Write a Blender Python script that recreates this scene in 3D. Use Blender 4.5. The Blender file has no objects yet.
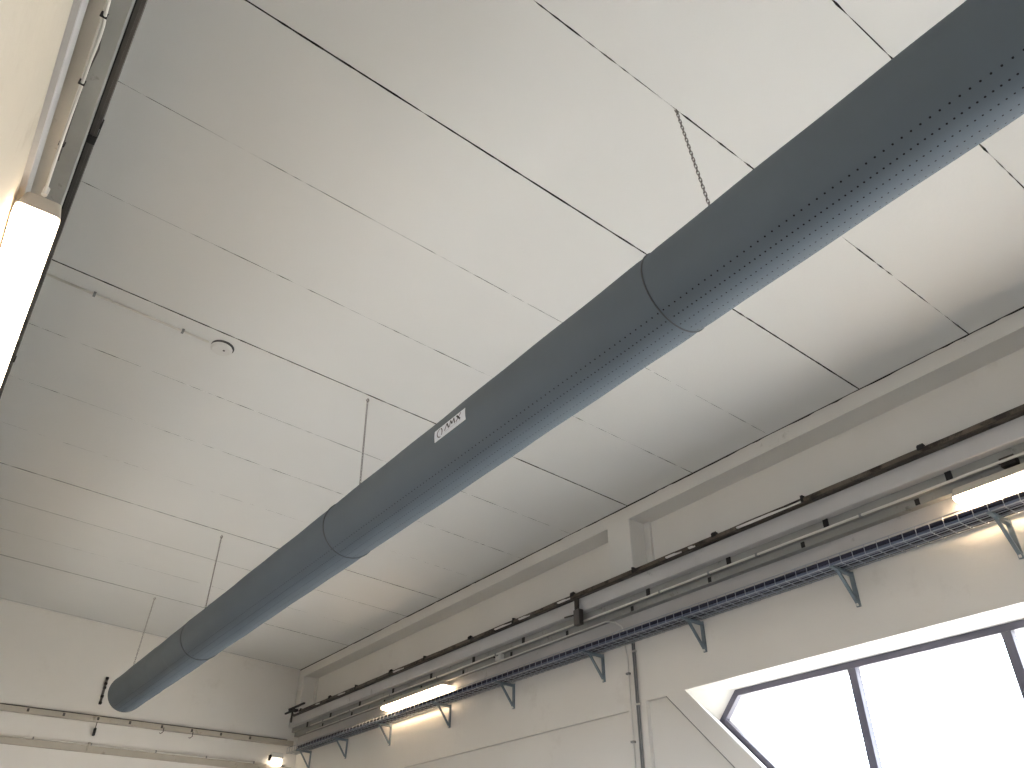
import bpy, bmesh, math, random
from mathutils import Vector, Matrix, Euler
from mathutils.geometry import tessellate_polygon

R = random.Random(7)
H = 1.6                      # eye height above the floor; all z below are written relative to it
C = bpy.context.scene.collection
sc = bpy.context.scene

# ------------------------------------------------------------------ camera
cam_d = bpy.data.cameras.new('camera')
cam_d.sensor_fit = 'HORIZONTAL'
cam_d.sensor_width = 36.0
cam_d.lens = 36.0 * 789.86 / 1024.0
cam_d.clip_start = 0.02
cam = bpy.data.objects.new('camera', cam_d)
C.objects.link(cam)
RX = Vector((0.80447399, -0.59394192, 0.00738825))      # image right
DN = Vector((0.33994603, 0.45017409, -0.82569969))      # image down
FW = Vector((0.48709167, 0.66676553, 0.56406155))       # forward
m = Matrix((RX, -DN, -FW)).transposed().to_4x4()
m.translation = Vector((0, 0, H))
cam.matrix_world = m
sc.camera = cam

# ------------------------------------------------------------------ sky, portals, exposure
world = bpy.data.worlds.new('overcast_sky')
sc.world = world
world.use_nodes = True
nt = world.node_tree
nt.nodes.clear()
wo = nt.nodes.new('ShaderNodeOutputWorld')
bg = nt.nodes.new('ShaderNodeBackground')
bg.inputs[0].default_value = (0.83, 0.91, 1.0, 1)
bg.inputs[1].default_value = 7.0
nt.links.new(bg.outputs[0], wo.inputs[0])

sun_d = bpy.data.lights.new('sun', 'SUN')
sun_d.energy = 40.0
sun_d.angle = math.radians(12)
sun_d.color = (1.0, .97, .93)
sun = bpy.data.objects.new('sun', sun_d)
C.objects.link(sun)
sun.location = (8, 0, 12)
sun.rotation_euler = Vector((.03, -.70, -.70)).to_track_quat('-Z', 'Y').to_euler()
sc.view_settings.view_transform = 'Standard'
sc.view_settings.look = 'None'
sc.view_settings.gamma = 1.0
sc.view_settings.use_curve_mapping = False
sc.view_settings.exposure = 0.52
sc.cycles.max_bounces = 10
sc.cycles.diffuse_bounces = 7
sc.cycles.sample_clamp_indirect = 8.0

WINDOWS = [(3.286, -1.6, 1.136), (-2.3, -5.3, 1.136), (8.0, 4.1, .62)]                  # y of the two upper corners of each opening in the right wall
for (ya, yb, wtop) in WINDOWS:
    ld = bpy.data.lights.new('window_portal', 'AREA')
    ld.shape = 'RECTANGLE'
    ld.size = ya - yb + .1
    ld.size_y = 1.5
    ld.cycles.is_portal = True
    lo = bpy.data.objects.new('window_portal', ld)
    C.objects.link(lo)
    lo.location = (4.12, (ya + yb) / 2, H + wtop - .716)
    lo.rotation_euler = (math.radians(90), 0, math.radians(90))

# ------------------------------------------------------------------ materials
def lin(c):
    c = c / 255.0
    return c / 12.92 if c <= .04045 else ((c + .055) / 1.055) ** 2.4

def mat(name, rgb, rough=.7, metal=0.0, var=.06, scale=3.0, bump=.15, bscale=40.0, dark=None, dscale=2.0, dlo=.62, dhi=.75, spec=.5):
    """procedural surface: base colour with soft mottling, optional dirt patches and a fine bump"""
    M = bpy.data.materials.new(name)
    M.use_nodes = True
    n, l = M.node_tree.nodes, M.node_tree.links
    b = n['Principled BSDF']
    b.inputs['Roughness'].default_value = rough
    b.inputs['Metallic'].default_value = metal
    b.inputs['Specular IOR Level'].default_value = spec
    col = tuple(lin(v) for v in rgb)
    tc = n.new('ShaderNodeTexCoord')
    nz = n.new('ShaderNodeTexNoise')
    nz.inputs['Scale'].default_value = scale
    nz.inputs['Detail'].default_value = 5
    l.new(tc.outputs['Object'], nz.inputs['Vector'])
    rp = n.new('ShaderNodeValToRGB')
    rp.color_ramp.elements[0].position = .3
    rp.color_ramp.elements[1].position = .7
    rp.color_ramp.elements[0].color = tuple(v * (1 - var) for v in col) + (1,)
    rp.color_ramp.elements[1].color = tuple(min(1, v * (1 + var)) for v in col) + (1,)
    l.new(nz.outputs['Fac'], rp.inputs['Fac'])
    out = rp.outputs['Color']
    if dark:
        n2 = n.new('ShaderNodeTexNoise')
        n2.inputs['Scale'].default_value = dscale
        n2.inputs['Detail'].default_value = 8
        n2.inputs['Roughness'].default_value = .7
        l.new(tc.outputs['Object'], n2.inputs['Vector'])
        r2 = n.new('ShaderNodeValToRGB')
        r2.color_ramp.elements[0].position = dlo
        r2.color_ramp.elements[1].position = dhi
        l.new(n2.outputs['Fac'], r2.inputs['Fac'])
        mx = n.new('ShaderNodeMix')
        mx.data_type = 'RGBA'
        l.new(r2.outputs['Color'], mx.inputs[0])
        l.new(out, mx.inputs[6])
        mx.inputs[7].default_value = tuple(lin(v) for v in dark) + (1,)
        out = mx.outputs[2]
    l.new(out, b.inputs['Base Color'])
    if bump > 0:
        n3 = n.new('ShaderNodeTexNoise')
        n3.inputs['Scale'].default_value = bscale
        n3.inputs['Detail'].default_value = 4
        l.new(tc.outputs['Object'], n3.inputs['Vector'])
        bp = n.new('ShaderNodeBump')
        bp.inputs['Strength'].default_value = bump
        bp.inputs['Distance'].default_value = .004
        l.new(n3.outputs['Fac'], bp.inputs['Height'])
        l.new(bp.outputs['Normal'], b.inputs['Normal'])
    return M

def emit(name, rgb, strength):
    M = bpy.data.materials.new(name)
    M.use_nodes = True
    n, l = M.node_tree.nodes, M.node_tree.links
    b = n['Principled BSDF']
    tc = n.new('ShaderNodeTexCoord')
    nz = n.new('ShaderNodeTexNoise')
    nz.inputs['Scale'].default_value = 6
    l.new(tc.outputs['Object'], nz.inputs['Vector'])
    mr = n.new('ShaderNodeMapRange')
    mr.inputs['To Min'].default_value = strength * .97
    mr.inputs['To Max'].default_value = strength * 1.03
    l.new(nz.outputs['Fac'], mr.inputs['Value'])
    b.inputs['Base Color'].default_value = (.8, .8, .8, 1)
    b.inputs['Emission Color'].default_value = rgb + (1,)
    l.new(mr.outputs['Result'], b.inputs['Emission Strength'])
    return M

M = {}
M['ceil'] = mat('painted_ceiling_slab', (219, 219, 217), .75, var=.02, scale=1.2, bump=.12, bscale=60)
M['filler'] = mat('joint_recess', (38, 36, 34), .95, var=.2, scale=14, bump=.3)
M['wall'] = mat('painted_wall', (216, 213, 207), .7, var=.03, scale=1.6, bump=.35, bscale=22, dark=(206, 202, 195), dscale=2.5, dlo=.60, dhi=.74)
M['beam'] = mat('painted_beam', (212, 210, 205), .7, var=.03, scale=2, bump=.35, bscale=18, dark=(180, 176, 168), dscale=5, dlo=.66, dhi=.75)
M['wallleft'] = mat('cream_wall', (203, 193, 176), .7, var=.03, scale=1.6, bump=.35, bscale=22, dark=(190, 178, 160), dscale=2.5, dlo=.60, dhi=.72)
M['ledge'] = mat('ledge_paint', (184, 182, 181), .6, var=.05, scale=4, bump=.25, bscale=25, dark=(150, 148, 145), dscale=7, dlo=.62, dhi=.72)
M['greyboard'] = mat('grey_board', (146, 146, 142), .6, var=.10, scale=5, bump=.3, bscale=30, dark=(100, 98, 94), dscale=9, dlo=.60, dhi=.70)
M['tanboard'] = mat('tan_board', (172, 165, 152), .45, var=.08, scale=4, bump=.3, bscale=25, dark=(140, 132, 120), dscale=8, dlo=.6, dhi=.7)
M['floor'] = mat('concrete_floor', (112, 110, 105), .6, var=.1, scale=2, bump=.3)
M['duct'] = mat('grey_duct_fabric', (96, 106, 115), .85, var=.035, scale=2.2, bump=.5, bscale=5, spec=.25)
M['hole'] = mat('dark_hole', (26, 28, 34), .95, var=.1, bump=0)
M['seam'] = mat('seam_fabric', (74, 79, 84), .8, var=.05, bump=.2)
M['label'] = mat('white_label', (208, 216, 226), .5, var=.01, bump=0)
M['ink'] = mat('label_ink', (16, 20, 36), .6, var=.05, bump=0)
M['inkgrey'] = mat('label_ink_grey', (88, 92, 102), .6, var=.05, bump=0)
M['inkpale'] = mat('label_ink_pale', (168, 172, 182), .6, var=.05, bump=0)
M['rail'] = mat('old_dark_rail', (62, 55, 48), .5, .35, var=.35, scale=6, bump=.5, bscale=50, dark=(30, 26, 24), dscale=8, dlo=.5, dhi=.6)
M['railpipe'] = mat('worn_pipe', (92, 84, 74), .45, .5, var=.3, scale=5, bump=.4, bscale=50, dark=(46, 40, 36), dscale=6, dlo=.5, dhi=.58)
M['glint'] = mat('painted_glint_strip', (214, 211, 207), .35, .0, var=.05, bump=.1)  # pale paint standing in for the bright glints in the rail gap
M['channel'] = mat('dark_channel', (84, 80, 77), .5, .4, var=.15, scale=8, bump=.3, dark=(52, 48, 45), dscale=9)
M['black'] = mat('black_iron', (30, 28, 28), .7, .2, var=.2, scale=20, bump=.4)
M['conduit'] = mat('pale_conduit', (206, 203, 196), .5, var=.04, bump=.1)
M['greyconduit'] = mat('grey_conduit', (128, 130, 130), .5, var=.08, bump=.1)
M['galv'] = mat('galvanised_bracket', (122, 134, 142), .45, .5, var=.12, scale=20, bump=.1)
M['wire'] = mat('tray_wire', (158, 164, 172), .35, .7, var=.06, bump=0)
M['chain'] = mat('chain_steel', (112, 108, 104), .4, .7, var=.2, scale=40, bump=0)
M['cable_navy'] = mat('navy_cable', (28, 30, 52), .6, var=.1, bump=0)
M['cable_blue'] = mat('blue_grey_cable', (92, 100, 122), .6, var=.05, bump=0)
M['cable_black'] = mat('black_cable', (26, 26, 32), .6, var=.1, bump=0)
M['cable_grey'] = mat('grey_cable', (112, 114, 124), .6, var=.05, bump=0)
M['plastic'] = mat('white_plastic', (205, 203, 198), .4, var=.02, bump=0)
M['lampbody'] = mat('lamp_housing', (178, 170, 158), .5, var=.03, bump=.05)
M['frame'] = mat('window_frame_paint', (84, 82, 96), .4, var=.04, bump=.05)
M['detector'] = mat('detector_plastic', (214, 213, 210), .4, var=.01, bump=0)
M['vent'] = mat('detector_vent', (70, 70, 70), .7, var=.05, bump=0)
M['ground'] = mat('pale_yard', (176, 174, 168), .9, var=.1, scale=.6, bump=.2)
M['lamp'] = emit('lit_diffuser', (1.0, .72, .44), 38.0)
M['lampleft'] = emit('lit_diffuser_left', (1.0, .76, .52), 15.0)
M['lamplens'] = emit('lit_lens', (1.0, .84, .64), 6.0)
g = bpy.data.materials.new('window_glass')
g.use_nodes = True
gn, gl = g.node_tree.nodes, g.node_tree.links
gn.remove(gn['Principled BSDF'])
tr = gn.new('ShaderNodeBsdfTransparent')
tr.inputs[0].default_value = (.97, .97, .98, 1)
gs = gn.new('ShaderNodeBsdfGlossy')
gs.inputs['Roughness'].default_value = .03
ms = gn.new('ShaderNodeMixShader')
ms.inputs[0].default_value = .05
gl.new(tr.outputs[0], ms.inputs[1]); gl.new(gs.outputs[0], ms.inputs[2])
gl.new(ms.outputs[0], gn['Material Output'].inputs['Surface'])
M['glass'] = g
M['asphalt'] = mat('dark_asphalt', (62, 62, 64), .9, var=.1, scale=.6, bump=.2)

# ------------------------------------------------------------------ helpers (z relative to the eye: the offset H is added when an object is linked)
def bmnew(): return bmesh.new()

def box(bm, x0, x1, y0, y1, z0, z1):
    vs = [bm.verts.new((x, y, z)) for x in (x0, x1) for y in (y0, y1) for z in (z0, z1)]
    for f in ((0, 1, 3, 2), (4, 6, 7, 5), (0, 4, 5, 1), (2, 3, 7, 6), (0, 2, 6, 4), (1, 5, 7, 3)):
        bm.faces.new([vs[i] for i in f])

def prism_y(bm, prof, y0, y1):
    a = [bm.verts.new((x, y0, z)) for x, z in prof]
    b = [bm.verts.new((x, y1, z)) for x, z in prof]
    n = len(prof)
    for i in range(n):
        bm.faces.new((a[i], a[(i + 1) % n], b[(i + 1) % n], b[i]))
    bm.faces.new(a[::-1]); bm.faces.new(b)

def prism_x(bm, prof, x0, x1):
    a = [bm.verts.new((x0, y, z)) for y, z in prof]
    b = [bm.verts.new((x1, y, z)) for y, z in prof]
    n = len(prof)
    for i in range(n):
        bm.faces.new((a[i], a[(i + 1) % n], b[(i + 1) % n], b[i]))
    bm.faces.new(a[::-1]); bm.faces.new(b)

def tube(bm, pts, r, n=8, closed=False):
    pts = [Vector(p) for p in pts]
    rings = []
    prev = None
    N = len(pts)
    for i, p in enumerate(pts):
        if closed:
            d = pts[(i + 1) % N] - pts[i - 1]
        else:
            d = pts[min(i + 1, N - 1)] - pts[max(i - 1, 0)]
        d.normalize()
        if prev is None:
            u = d.orthogonal().normalized()
        else:
            u = (prev - d * prev.dot(d)).normalized()
        prev = u
        v = d.cross(u)
        rr = r[i] if isinstance(r, (list, tuple)) else r
        rings.append([bm.verts.new(p + u * (rr * math.cos(2 * math.pi * k / n)) + v * (rr * math.sin(2 * math.pi * k / n))) for k in range(n)])
    for i in range(N if closed else N - 1):
        a, b = rings[i], rings[(i + 1) % N]
        for k in range(n):
            bm.faces.new((a[k], a[(k + 1) % n], b[(k + 1) % n], b[k]))
    if not closed:
        bm.faces.new(rings[0][::-1]); bm.faces.new(rings[-1])

def bevel(bm, w, seg=1):
    bmesh.ops.bevel(bm, geom=bm.edges[:], offset=w, segments=seg, affect='EDGES', profile=.7)

def obj(name, bm, m, parent=None, loc=None, smooth=False):
    bmesh.ops.recalc_face_normals(bm, faces=bm.faces[:])
    me = bpy.data.meshes.new(name)
    bm.to_mesh(me); bm.free()
    me.materials.append(M[m] if isinstance(m, str) else m)
    if smooth:
        me.polygons.foreach_set('use_smooth', [True] * len(me.polygons))
    o = bpy.data.objects.new(name, me)
    C.objects.link(o)
    if parent:
        o.parent = parent
        if loc: o.location = loc
    else:
        l = loc or (0, 0, 0)
        o.location = (l[0], l[1], l[2] + H)
    return o

def thing(name, label, cat, loc, group=None, rot=(0, 0, 0)):
    o = bpy.data.objects.new(name, None)
    C.objects.link(o)
    o.empty_display_size = .05
    o.location = (loc[0], loc[1], loc[2] + H)
    o.rotation_euler = rot
    tag(o, label, cat, group)
    return o

def tag(o, label, cat, group=None):
    o['label'] = label; o['category'] = cat
    if group: o['group'] = group
    return o

def struct(o, label=None):
    o['kind'] = 'structure'
    if label: o['label'] = label
    return o

def share(name, src, parent, loc, rot=None, scale=None):
    o = bpy.data.objects.new(name, src.data)
    C.objects.link(o)
    o.parent = parent
    o.location = loc
    if rot: o.rotation_euler = rot
    if scale: o.scale = scale
    return o

SL = math.tan(0.0556226)                                   # the roof slabs fall towards the right wall
ZR = 2.375
def zc(x): return ZR + (3.566 - x) * SL
YB = 8.94; YF = -5.6; XW = 3.67; XL = -0.222

# ================================================================== STRUCTURE
bm = bmnew(); box(bm, XL - .2, XW + .3, YF - .2, YB + .2, -H - .15, -H)
struct(obj('floor', bm, 'floor'), 'plain grey concrete floor')
bm = bmnew(); box(bm, 4.16, 60, -50, 50, -H - .5, -H - .3)
struct(obj('ground', bm, 'ground'), 'pale ground of the yard outside the window')

bm = bmnew(); box(bm, -30, 4.09, -50, YF - .35, -H - .5, -H - .3); box(bm, -30, XL - .35, YF - .34, 50, -H - .5, -H - .3)
struct(obj('ground', bm, 'asphalt'), 'unseen dark asphalt added outside the left wall and gate to limit bounce')  # added dark so that little light bounces up through the left windows
# ceiling: backing plus one slab for each plank between the joints
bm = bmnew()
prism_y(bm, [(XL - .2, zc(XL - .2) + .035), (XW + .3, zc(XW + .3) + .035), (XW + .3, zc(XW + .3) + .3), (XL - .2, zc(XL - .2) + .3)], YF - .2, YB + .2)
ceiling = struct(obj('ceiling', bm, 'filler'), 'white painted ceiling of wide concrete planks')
gap = {0: .0040, 1: .0032, 2: .0040, 3: .0016, 4: .0026, 5: .0036, 6: .0028, 7: .0030, 8: .0028, 9: .0040, 10: .0006, 11: .0038, 12: .0026, 13: .0012}
brk = {0: .5, 1: .6, 2: .1, 3: .5, 4: .7, 5: .25, 6: .5, 7: .6, 8: .35, 9: .15, 10: .9, 11: .2, 12: .5, 13: .5}
def edge_profile(k, xs):
    rr = random.Random(100 + k)
    gmax = gap.get(k, .003); bk = brk.get(k, .4)
    ph = [rr.uniform(0, 6.28) for _ in range(5)]
    out = []
    for x in xs:
        v = (math.sin(x * 7.1 + ph[0]) + math.sin(x * 17.3 + ph[1]) * .8 + math.sin(x * 41 + ph[2]) * .6 + math.sin(x * 97 + ph[3]) * .5) / 2.9
        w = gmax * (1 - bk * max(0, min(1, .4 + 2.2 * v))) * rr.uniform(.7, 1.2)
        if rr.random() < bk * .55: w *= rr.choice((.12, .3, .5))
        if k == 7 and .25 < x < .75: w *= .3
        out.append(max(.0004, w) / 2)
    return out
for _k in gap: gap[_k] = gap[_k] * 1.7 + .0010
nx = 124
x_right = 3.5600
xs = [XL - .1 + (x_right - XL + .1) * i / nx for i in range(nx + 1)]
PY = .5985
kmin, kmax = -14, 16
rr = random.Random(5)
for k in range(kmin, kmax):
    y0 = .53 + PY * (k - 1); y1 = .53 + PY * k
    if k == 14 - 1: pass
    y0 = max(y0, YF - .1)
    if y1 > YB + .02: y1 = YB + .02
    if y1 <= y0 + .02: continue
    bm = bmnew()
    e0 = edge_profile(k - 1, xs); e1 = edge_profile(k, xs)
    dz = rr.uniform(-.0012, .0012)
    lo0 = [bm.verts.new((x, y0 + e, zc(x) + dz)) for x, e in zip(xs, e0)]
    lo1 = [bm.verts.new((x, y1 - e, zc(x) + dz)) for x, e in zip(xs, e1)]
    # ragged right-hand end against the wall beam
    up0 = [bm.verts.new((x, y0 + e, zc(x) + .036)) for x, e in zip(xs, e0)]
    up1 = [bm.verts.new((x, y1 - e, zc(x) + .036)) for x, e in zip(xs, e1)]
    for i in range(nx):
        bm.faces.new((lo0[i], lo1[i], lo1[i + 1], lo0[i + 1]))
        bm.faces.new((lo0[i], lo0[i + 1], up0[i + 1], up0[i]))
        bm.faces.new((lo1[i], up1[i], up1[i + 1], lo1[i + 1]))
    bm.faces.new((lo0[-1], lo1[-1], up1[-1], up0[-1]))
    bm.faces.new((lo0[0], up0[0], up1[0], lo1[0]))
    bm.normal_update()
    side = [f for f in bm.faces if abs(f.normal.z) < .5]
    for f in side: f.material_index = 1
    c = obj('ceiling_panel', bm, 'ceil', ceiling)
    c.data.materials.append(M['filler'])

# right wall: a face with window openings and shallow blind panels, reveals leading to the frames
def wpoly(ya, yb, top, bot, c):          # opening that narrows downwards at 45 degrees: c = corner y
    return [(ya, top), (ya - (top - bot), bot), (yb + (top - bot), bot), (yb, top)]
outer = [(YF - .1, -H), (YB + .1, -H), (YB + .1, 1.9), (YF - .1, 1.9)]
holes = [wpoly(a, b, t, t - 1.436, 0) for a, b, t in WINDOWS]
panelR = [(3.605, 1.130), (3.430, 1.130), (3.605 - 1.9, -.595), (3.605, -.595)]      # blind panel to the left of the window (as seen)
panelR = [(3.605, 1.130), (3.435, 1.130), (3.435 - 1.5, -.37), (3.605, -.37)]
panelL = [(6.55, 1.100), (3.76, 1.100), (3.76, .70), (6.55, .70)]
panelL2 = [(8.75, 1.100), (6.9, 1.100), (6.9, .70), (8.75, .70)]
# the 45 degree band between blind panel and window stays proud
polys = [outer] + holes + [panelR, panelL, panelL2]
def face_with_holes(bm, polys, x):
    vs = []; flat = []
    for p in polys:
        for (y, z) in p:
            vs.append(bm.verts.new((x, y, z)))
            flat.append((y, z))
    tris = tessellate_polygon([[Vector((y, z, 0)) for y, z in p] for p in polys])
    for t in tris:
        try: bm.faces.new([vs[i] for i in t])
        except ValueError: pass
    return vs
bm = bmnew()
face_with_holes(bm, polys, XW)
# blind panels: sides and back
for p, d in ((panelR, .028), (panelL, .030), (panelL2, .030)):
    a = [bm.verts.new((XW, y, z)) for y, z in p]
    b = [bm.verts.new((XW + d, y, z)) for y, z in p]
    for i in range(4):
        bm.faces.new((a[i], a[(i + 1) % 4], b[(i + 1) % 4], b[i]))
    bm.faces.new(b)
# window reveals
XF = 3.90
frames = []
for (ya, yb, top) in WINDOWS:
    bot = top - 1.436
    inn = [(ya, top), (ya - (top - bot), bot), (yb + (top - bot), bot), (yb, top)]
    A = (ya - .18, top); B = (ya - .036, (top - .146)); Cc = (ya - .036 - ((top - .146) - bot), bot)
    A2 = (yb + .18, top); B2 = (yb + .036, (top - .146)); C2 = (yb + .036 + ((top - .146) - bot), bot)
    fr = [A, B, Cc, C2, B2, A2]
    frames.append(fr)
    v = [bm.verts.new((XW, y, z)) for y, z in inn]
    w = [bm.verts.new((XF, y, z)) for y, z in fr]
    w2 = [bm.verts.new((XF + .23, y, z)) for y, z in fr]
    bm.faces.new((v[0], w[0], w[5], v[3]))        # head
    bm.faces.new((v[0], w[1], w[0]))              # corner triangle
    bm.faces.new((v[0], v[1], w[2], w[1]))        # sloping side
    bm.faces.new((v[1], v[2], w[3], w[2]))        # sill
    bm.faces.new((v[2], v[3], w[4], w[3]))
    bm.faces.new((v[3], w[5], w[4]))
    for i in range(6):
        bm.faces.new((w[i], w[(i + 1) % 6], w2[(i + 1) % 6], w2[i]))
face_with_holes(bm, [outer] + frames, XF + .23)
# closing edges of the wall
for (a, b) in ((0, 1), (1, 2), (2, 3), (3, 0)):
    p, q = outer[a], outer[b]
    bm.faces.new([bm.verts.new(c) for c in ((XW, *p), (XW, *q), (XF + .23, *q), (XF + .23, *p))])
me_o = struct(obj('wall_right', bm, 'wall'), 'white painted right wall below the ledge')
def quad_strip(p, q, w, x0, x1):
    p, q = Vector(p), Vector(q); d = (q - p).normalized(); n = Vector((-d.y, d.x)) * w / 2
    bm = bmnew(); prism_x(bm, [tuple(c) for c in (p - n, q - n, q + n, p + n)], x0, x1)
    return bm
obj('crease_shade_strip', quad_strip((3.438, 1.127), (1.966, -.345), .0028, XW - .0006, XW + .028), 'greyboard', me_o, loc=(0, 0, 0))  # grey strip draws the dark shaded crease along the panel's diagonal edge
# (normals: faces are not one closed shell, shading is two-sided so this is harmless)
bm = bmnew()
prism_y(bm, [(3.728, 1.8), (4.13, 1.8), (4.13, zc(4.13) + .1), (3.728, zc(3.728) + .1)], YF - .1, YB + .1)
struct(obj('wall_right_upper', bm, 'wall'), 'white recessed right wall above the ledge')
# head beam and pillars (a frame flush with the ledge)
bm = bmnew()
rb = random.Random(77)
prof = [(YF, 2.279)]
y = YF
state = 1
while y < YB:
    if rb.random() < (.10 if y > 2.2 else .14): state = 1 - state
    gz = rb.uniform(.0052, .0078) if state or rb.random() < .3 else rb.uniform(.001, .003)
    prof.append((y, ZR - gz)); y += .045
prof += [(YB, ZR - .008), (YB, 2.279)]
a_ = [bm.verts.new((3.566, p[0], p[1])) for p in prof]
b_ = [bm.verts.new((3.74, p[0], p[1] - (.012 if 0 < k_ < len(prof) - 1 else 0))) for k_, p in enumerate(prof)]
for k_ in range(len(prof)):
    bm.faces.new((a_[k_], a_[(k_ + 1) % len(prof)], b_[(k_ + 1) % len(prof)], b_[k_]))
bl_ = (YF, 2.279)
for k_ in range(1, len(prof) - 2):
    bm.faces.new([bm.verts.new((3.566, *p)) for p in (prof[k_], prof[k_ + 1], (prof[k_ + 1][0], 2.279), (prof[k_][0], 2.279))])
struct(obj('trim_1', bm, 'beam'), 'white concrete beam along the top of the right wall')
for i, (a, b) in enumerate(((3.522, 3.742), (8.80, YB), (-1.6, -1.38), (-5.0, -4.78))):
    bm = bmnew(); box(bm, 3.566, 3.74, a, b, 1.855, 2.285)
    bevel(bm, .005)
    box(bm, 3.705, 3.74, a - .05, b + (.035 if b < YB else 0), 1.855, 2.28)
    struct(obj('trim_%d' % (2 + i), bm, 'beam'), ['white pillar in the middle of the upper right wall', 'white corner pillar of the upper right wall', 'white pillar of the upper right wall behind the camera', 'white far pillar of the upper right wall behind the camera'][i])
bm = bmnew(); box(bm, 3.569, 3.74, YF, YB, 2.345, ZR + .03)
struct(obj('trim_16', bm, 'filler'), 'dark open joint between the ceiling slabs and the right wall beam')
# stepped ledge
bm = bmnew(); box(bm, 3.655, XW + .01, YF, YB, 1.500, 1.68); bevel(bm, .002)
struct(obj('trim_6', bm, 'ledge'), 'flat grey white fascia board under the right ledge')
bm = bmnew(); box(bm, 3.614, XW + .05, YF, YB, 1.671, 1.73)
struct(obj('trim_7', bm, 'greyboard'), 'grey stained lower board of the right ledge')
bm = bmnew(); box(bm, 3.578, XW + .05, YF, YB, 1.712, 1.765)
struct(obj('trim_8', bm, 'greyboard'), 'grey stained upper board of the right ledge')
bm = bmnew(); box(bm, 3.530, 3.74, YF, YB, 1.759, 1.858); bevel(bm, .004)
struct(obj('trim_9', bm, 'ledge'), 'pale smooth front of the right ledge under the rail')
# little surface pipe line with a crack-like scar near the far end of the upper wall
bm = bmnew()
box(bm, XL - .2, .15, YF - .3, YF, -H, 3.2); box(bm, 3.25, XW + .4, YF - .3, YF, -H, 3.2); box(bm, .15, 3.25, YF - .3, YF, 1.25, 3.2)
struct(obj('wall_front', bm, 'wall'), 'white wall behind the camera around an added glazed gate')
gate = bpy.data.objects.new('added_gate_1', None); C.objects.link(gate); gate.location = (1.7, YF - .15, 0)
struct(gate, 'wide glazed gate added unseen behind the camera for light')  # unseen gate, added as an opening that lights the room from behind
bm = bmnew(); box(bm, -1.55, 1.55, -.03, .03, 0, .5); obj('kick_panel', bm, 'frame', gate)
for x in (-1.52, -.5, .5, 1.52):
    bm = bmnew(); box(bm, x - .03, x + .03, -.03, .03, .5, 2.85); obj('post', bm, 'frame', gate)
for a, b in ((-1.49, -.53), (-.47, .47), (.53, 1.49)):
    bm = bmnew(); box(bm, a, b, -.004, .004, .5, 2.85); obj('pane', bm, 'glass', gate)
ld = bpy.data.lights.new('gate_portal', 'AREA'); ld.shape = 'RECTANGLE'; ld.size = 3.1; ld.size_y = 2.3; ld.cycles.is_portal = True
lo = bpy.data.objects.new('gate_portal', ld); C.objects.link(lo); lo.location = (1.7, YF - .28, 1.7); lo.rotation_euler = (math.radians(-90), 0, math.radians(180))

# back wall
bm = bmnew(); box(bm, XL - .2, XW + .4, YB, YB + .3, -H, 3.2)
struct(obj('wall_back', bm, 'wall'), 'white painted end wall')
bm = bmnew(); box(bm, XL, 3.6, YB - .045, YB + .01, 1.572, 1.622); bevel(bm, .003)
struct(obj('trim_10', bm, 'tanboard'), 'long beige batten across the end wall')
bm = bmnew(); box(bm, XL, 3.62, YB - .03, YB + .01, -H, 1.318); bevel(bm, .004)
struct(obj('trim_11', bm, 'wall'), 'slightly proud lower part of the end wall')

bm = bmnew(); box(bm, XL, 3.62, YB - .040, YB + .01, 1.300, 1.362); bevel(bm, .004)
struct(obj('trim_15', bm, 'tanboard'), 'low ragged ledge across the end wall under the thin conduit')
# left wall with its ledge
bm = bmnew()
LWIN = [(-4.6, -1.0), (1.2, 5.2)]; LZ0, LZ1 = -.70, .80
box(bm, XL - .3, XL, YF - .1, YB + .1, LZ1, 1.9); box(bm, XL - .3, XL, YF - .1, YB + .1, -H, LZ0)
for a, b in ((YF - .1, LWIN[0][0]), (LWIN[0][1], LWIN[1][0]), (LWIN[1][1], YB + .1)): box(bm, XL - .3, XL, a, b, LZ0, LZ1)
wl = struct(obj('wall_left', bm, 'wallleft'), 'cream painted left wall')
bm = bmnew(); box(bm, XL - .4, XL - .06, YF - .1, YB + .1, 1.85, 3.2)
struct(obj('wall_left_upper', bm, 'wall'), 'white upper left wall')
bm = bmnew(); box(bm, XL - .01, -.2055, YF, YB, 1.71, 1.83); bevel(bm, .002)
struct(obj('trim_12', bm, 'ledge'), 'narrow pale fascia board on the left wall')
bm = bmnew(); box(bm, XL - .01, -.171, YF, YB, 1.815, 1.875); bevel(bm, .002)
struct(obj('trim_13', bm, 'tanboard'), 'warm tan board of the left ledge')
bm = bmnew(); box(bm, XL - .01, -.123, YF, YB, 1.864, 1.93); bevel(bm, .002)
struct(obj('trim_14', bm, 'greyboard'), 'grey outer board of the left ledge')

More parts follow.
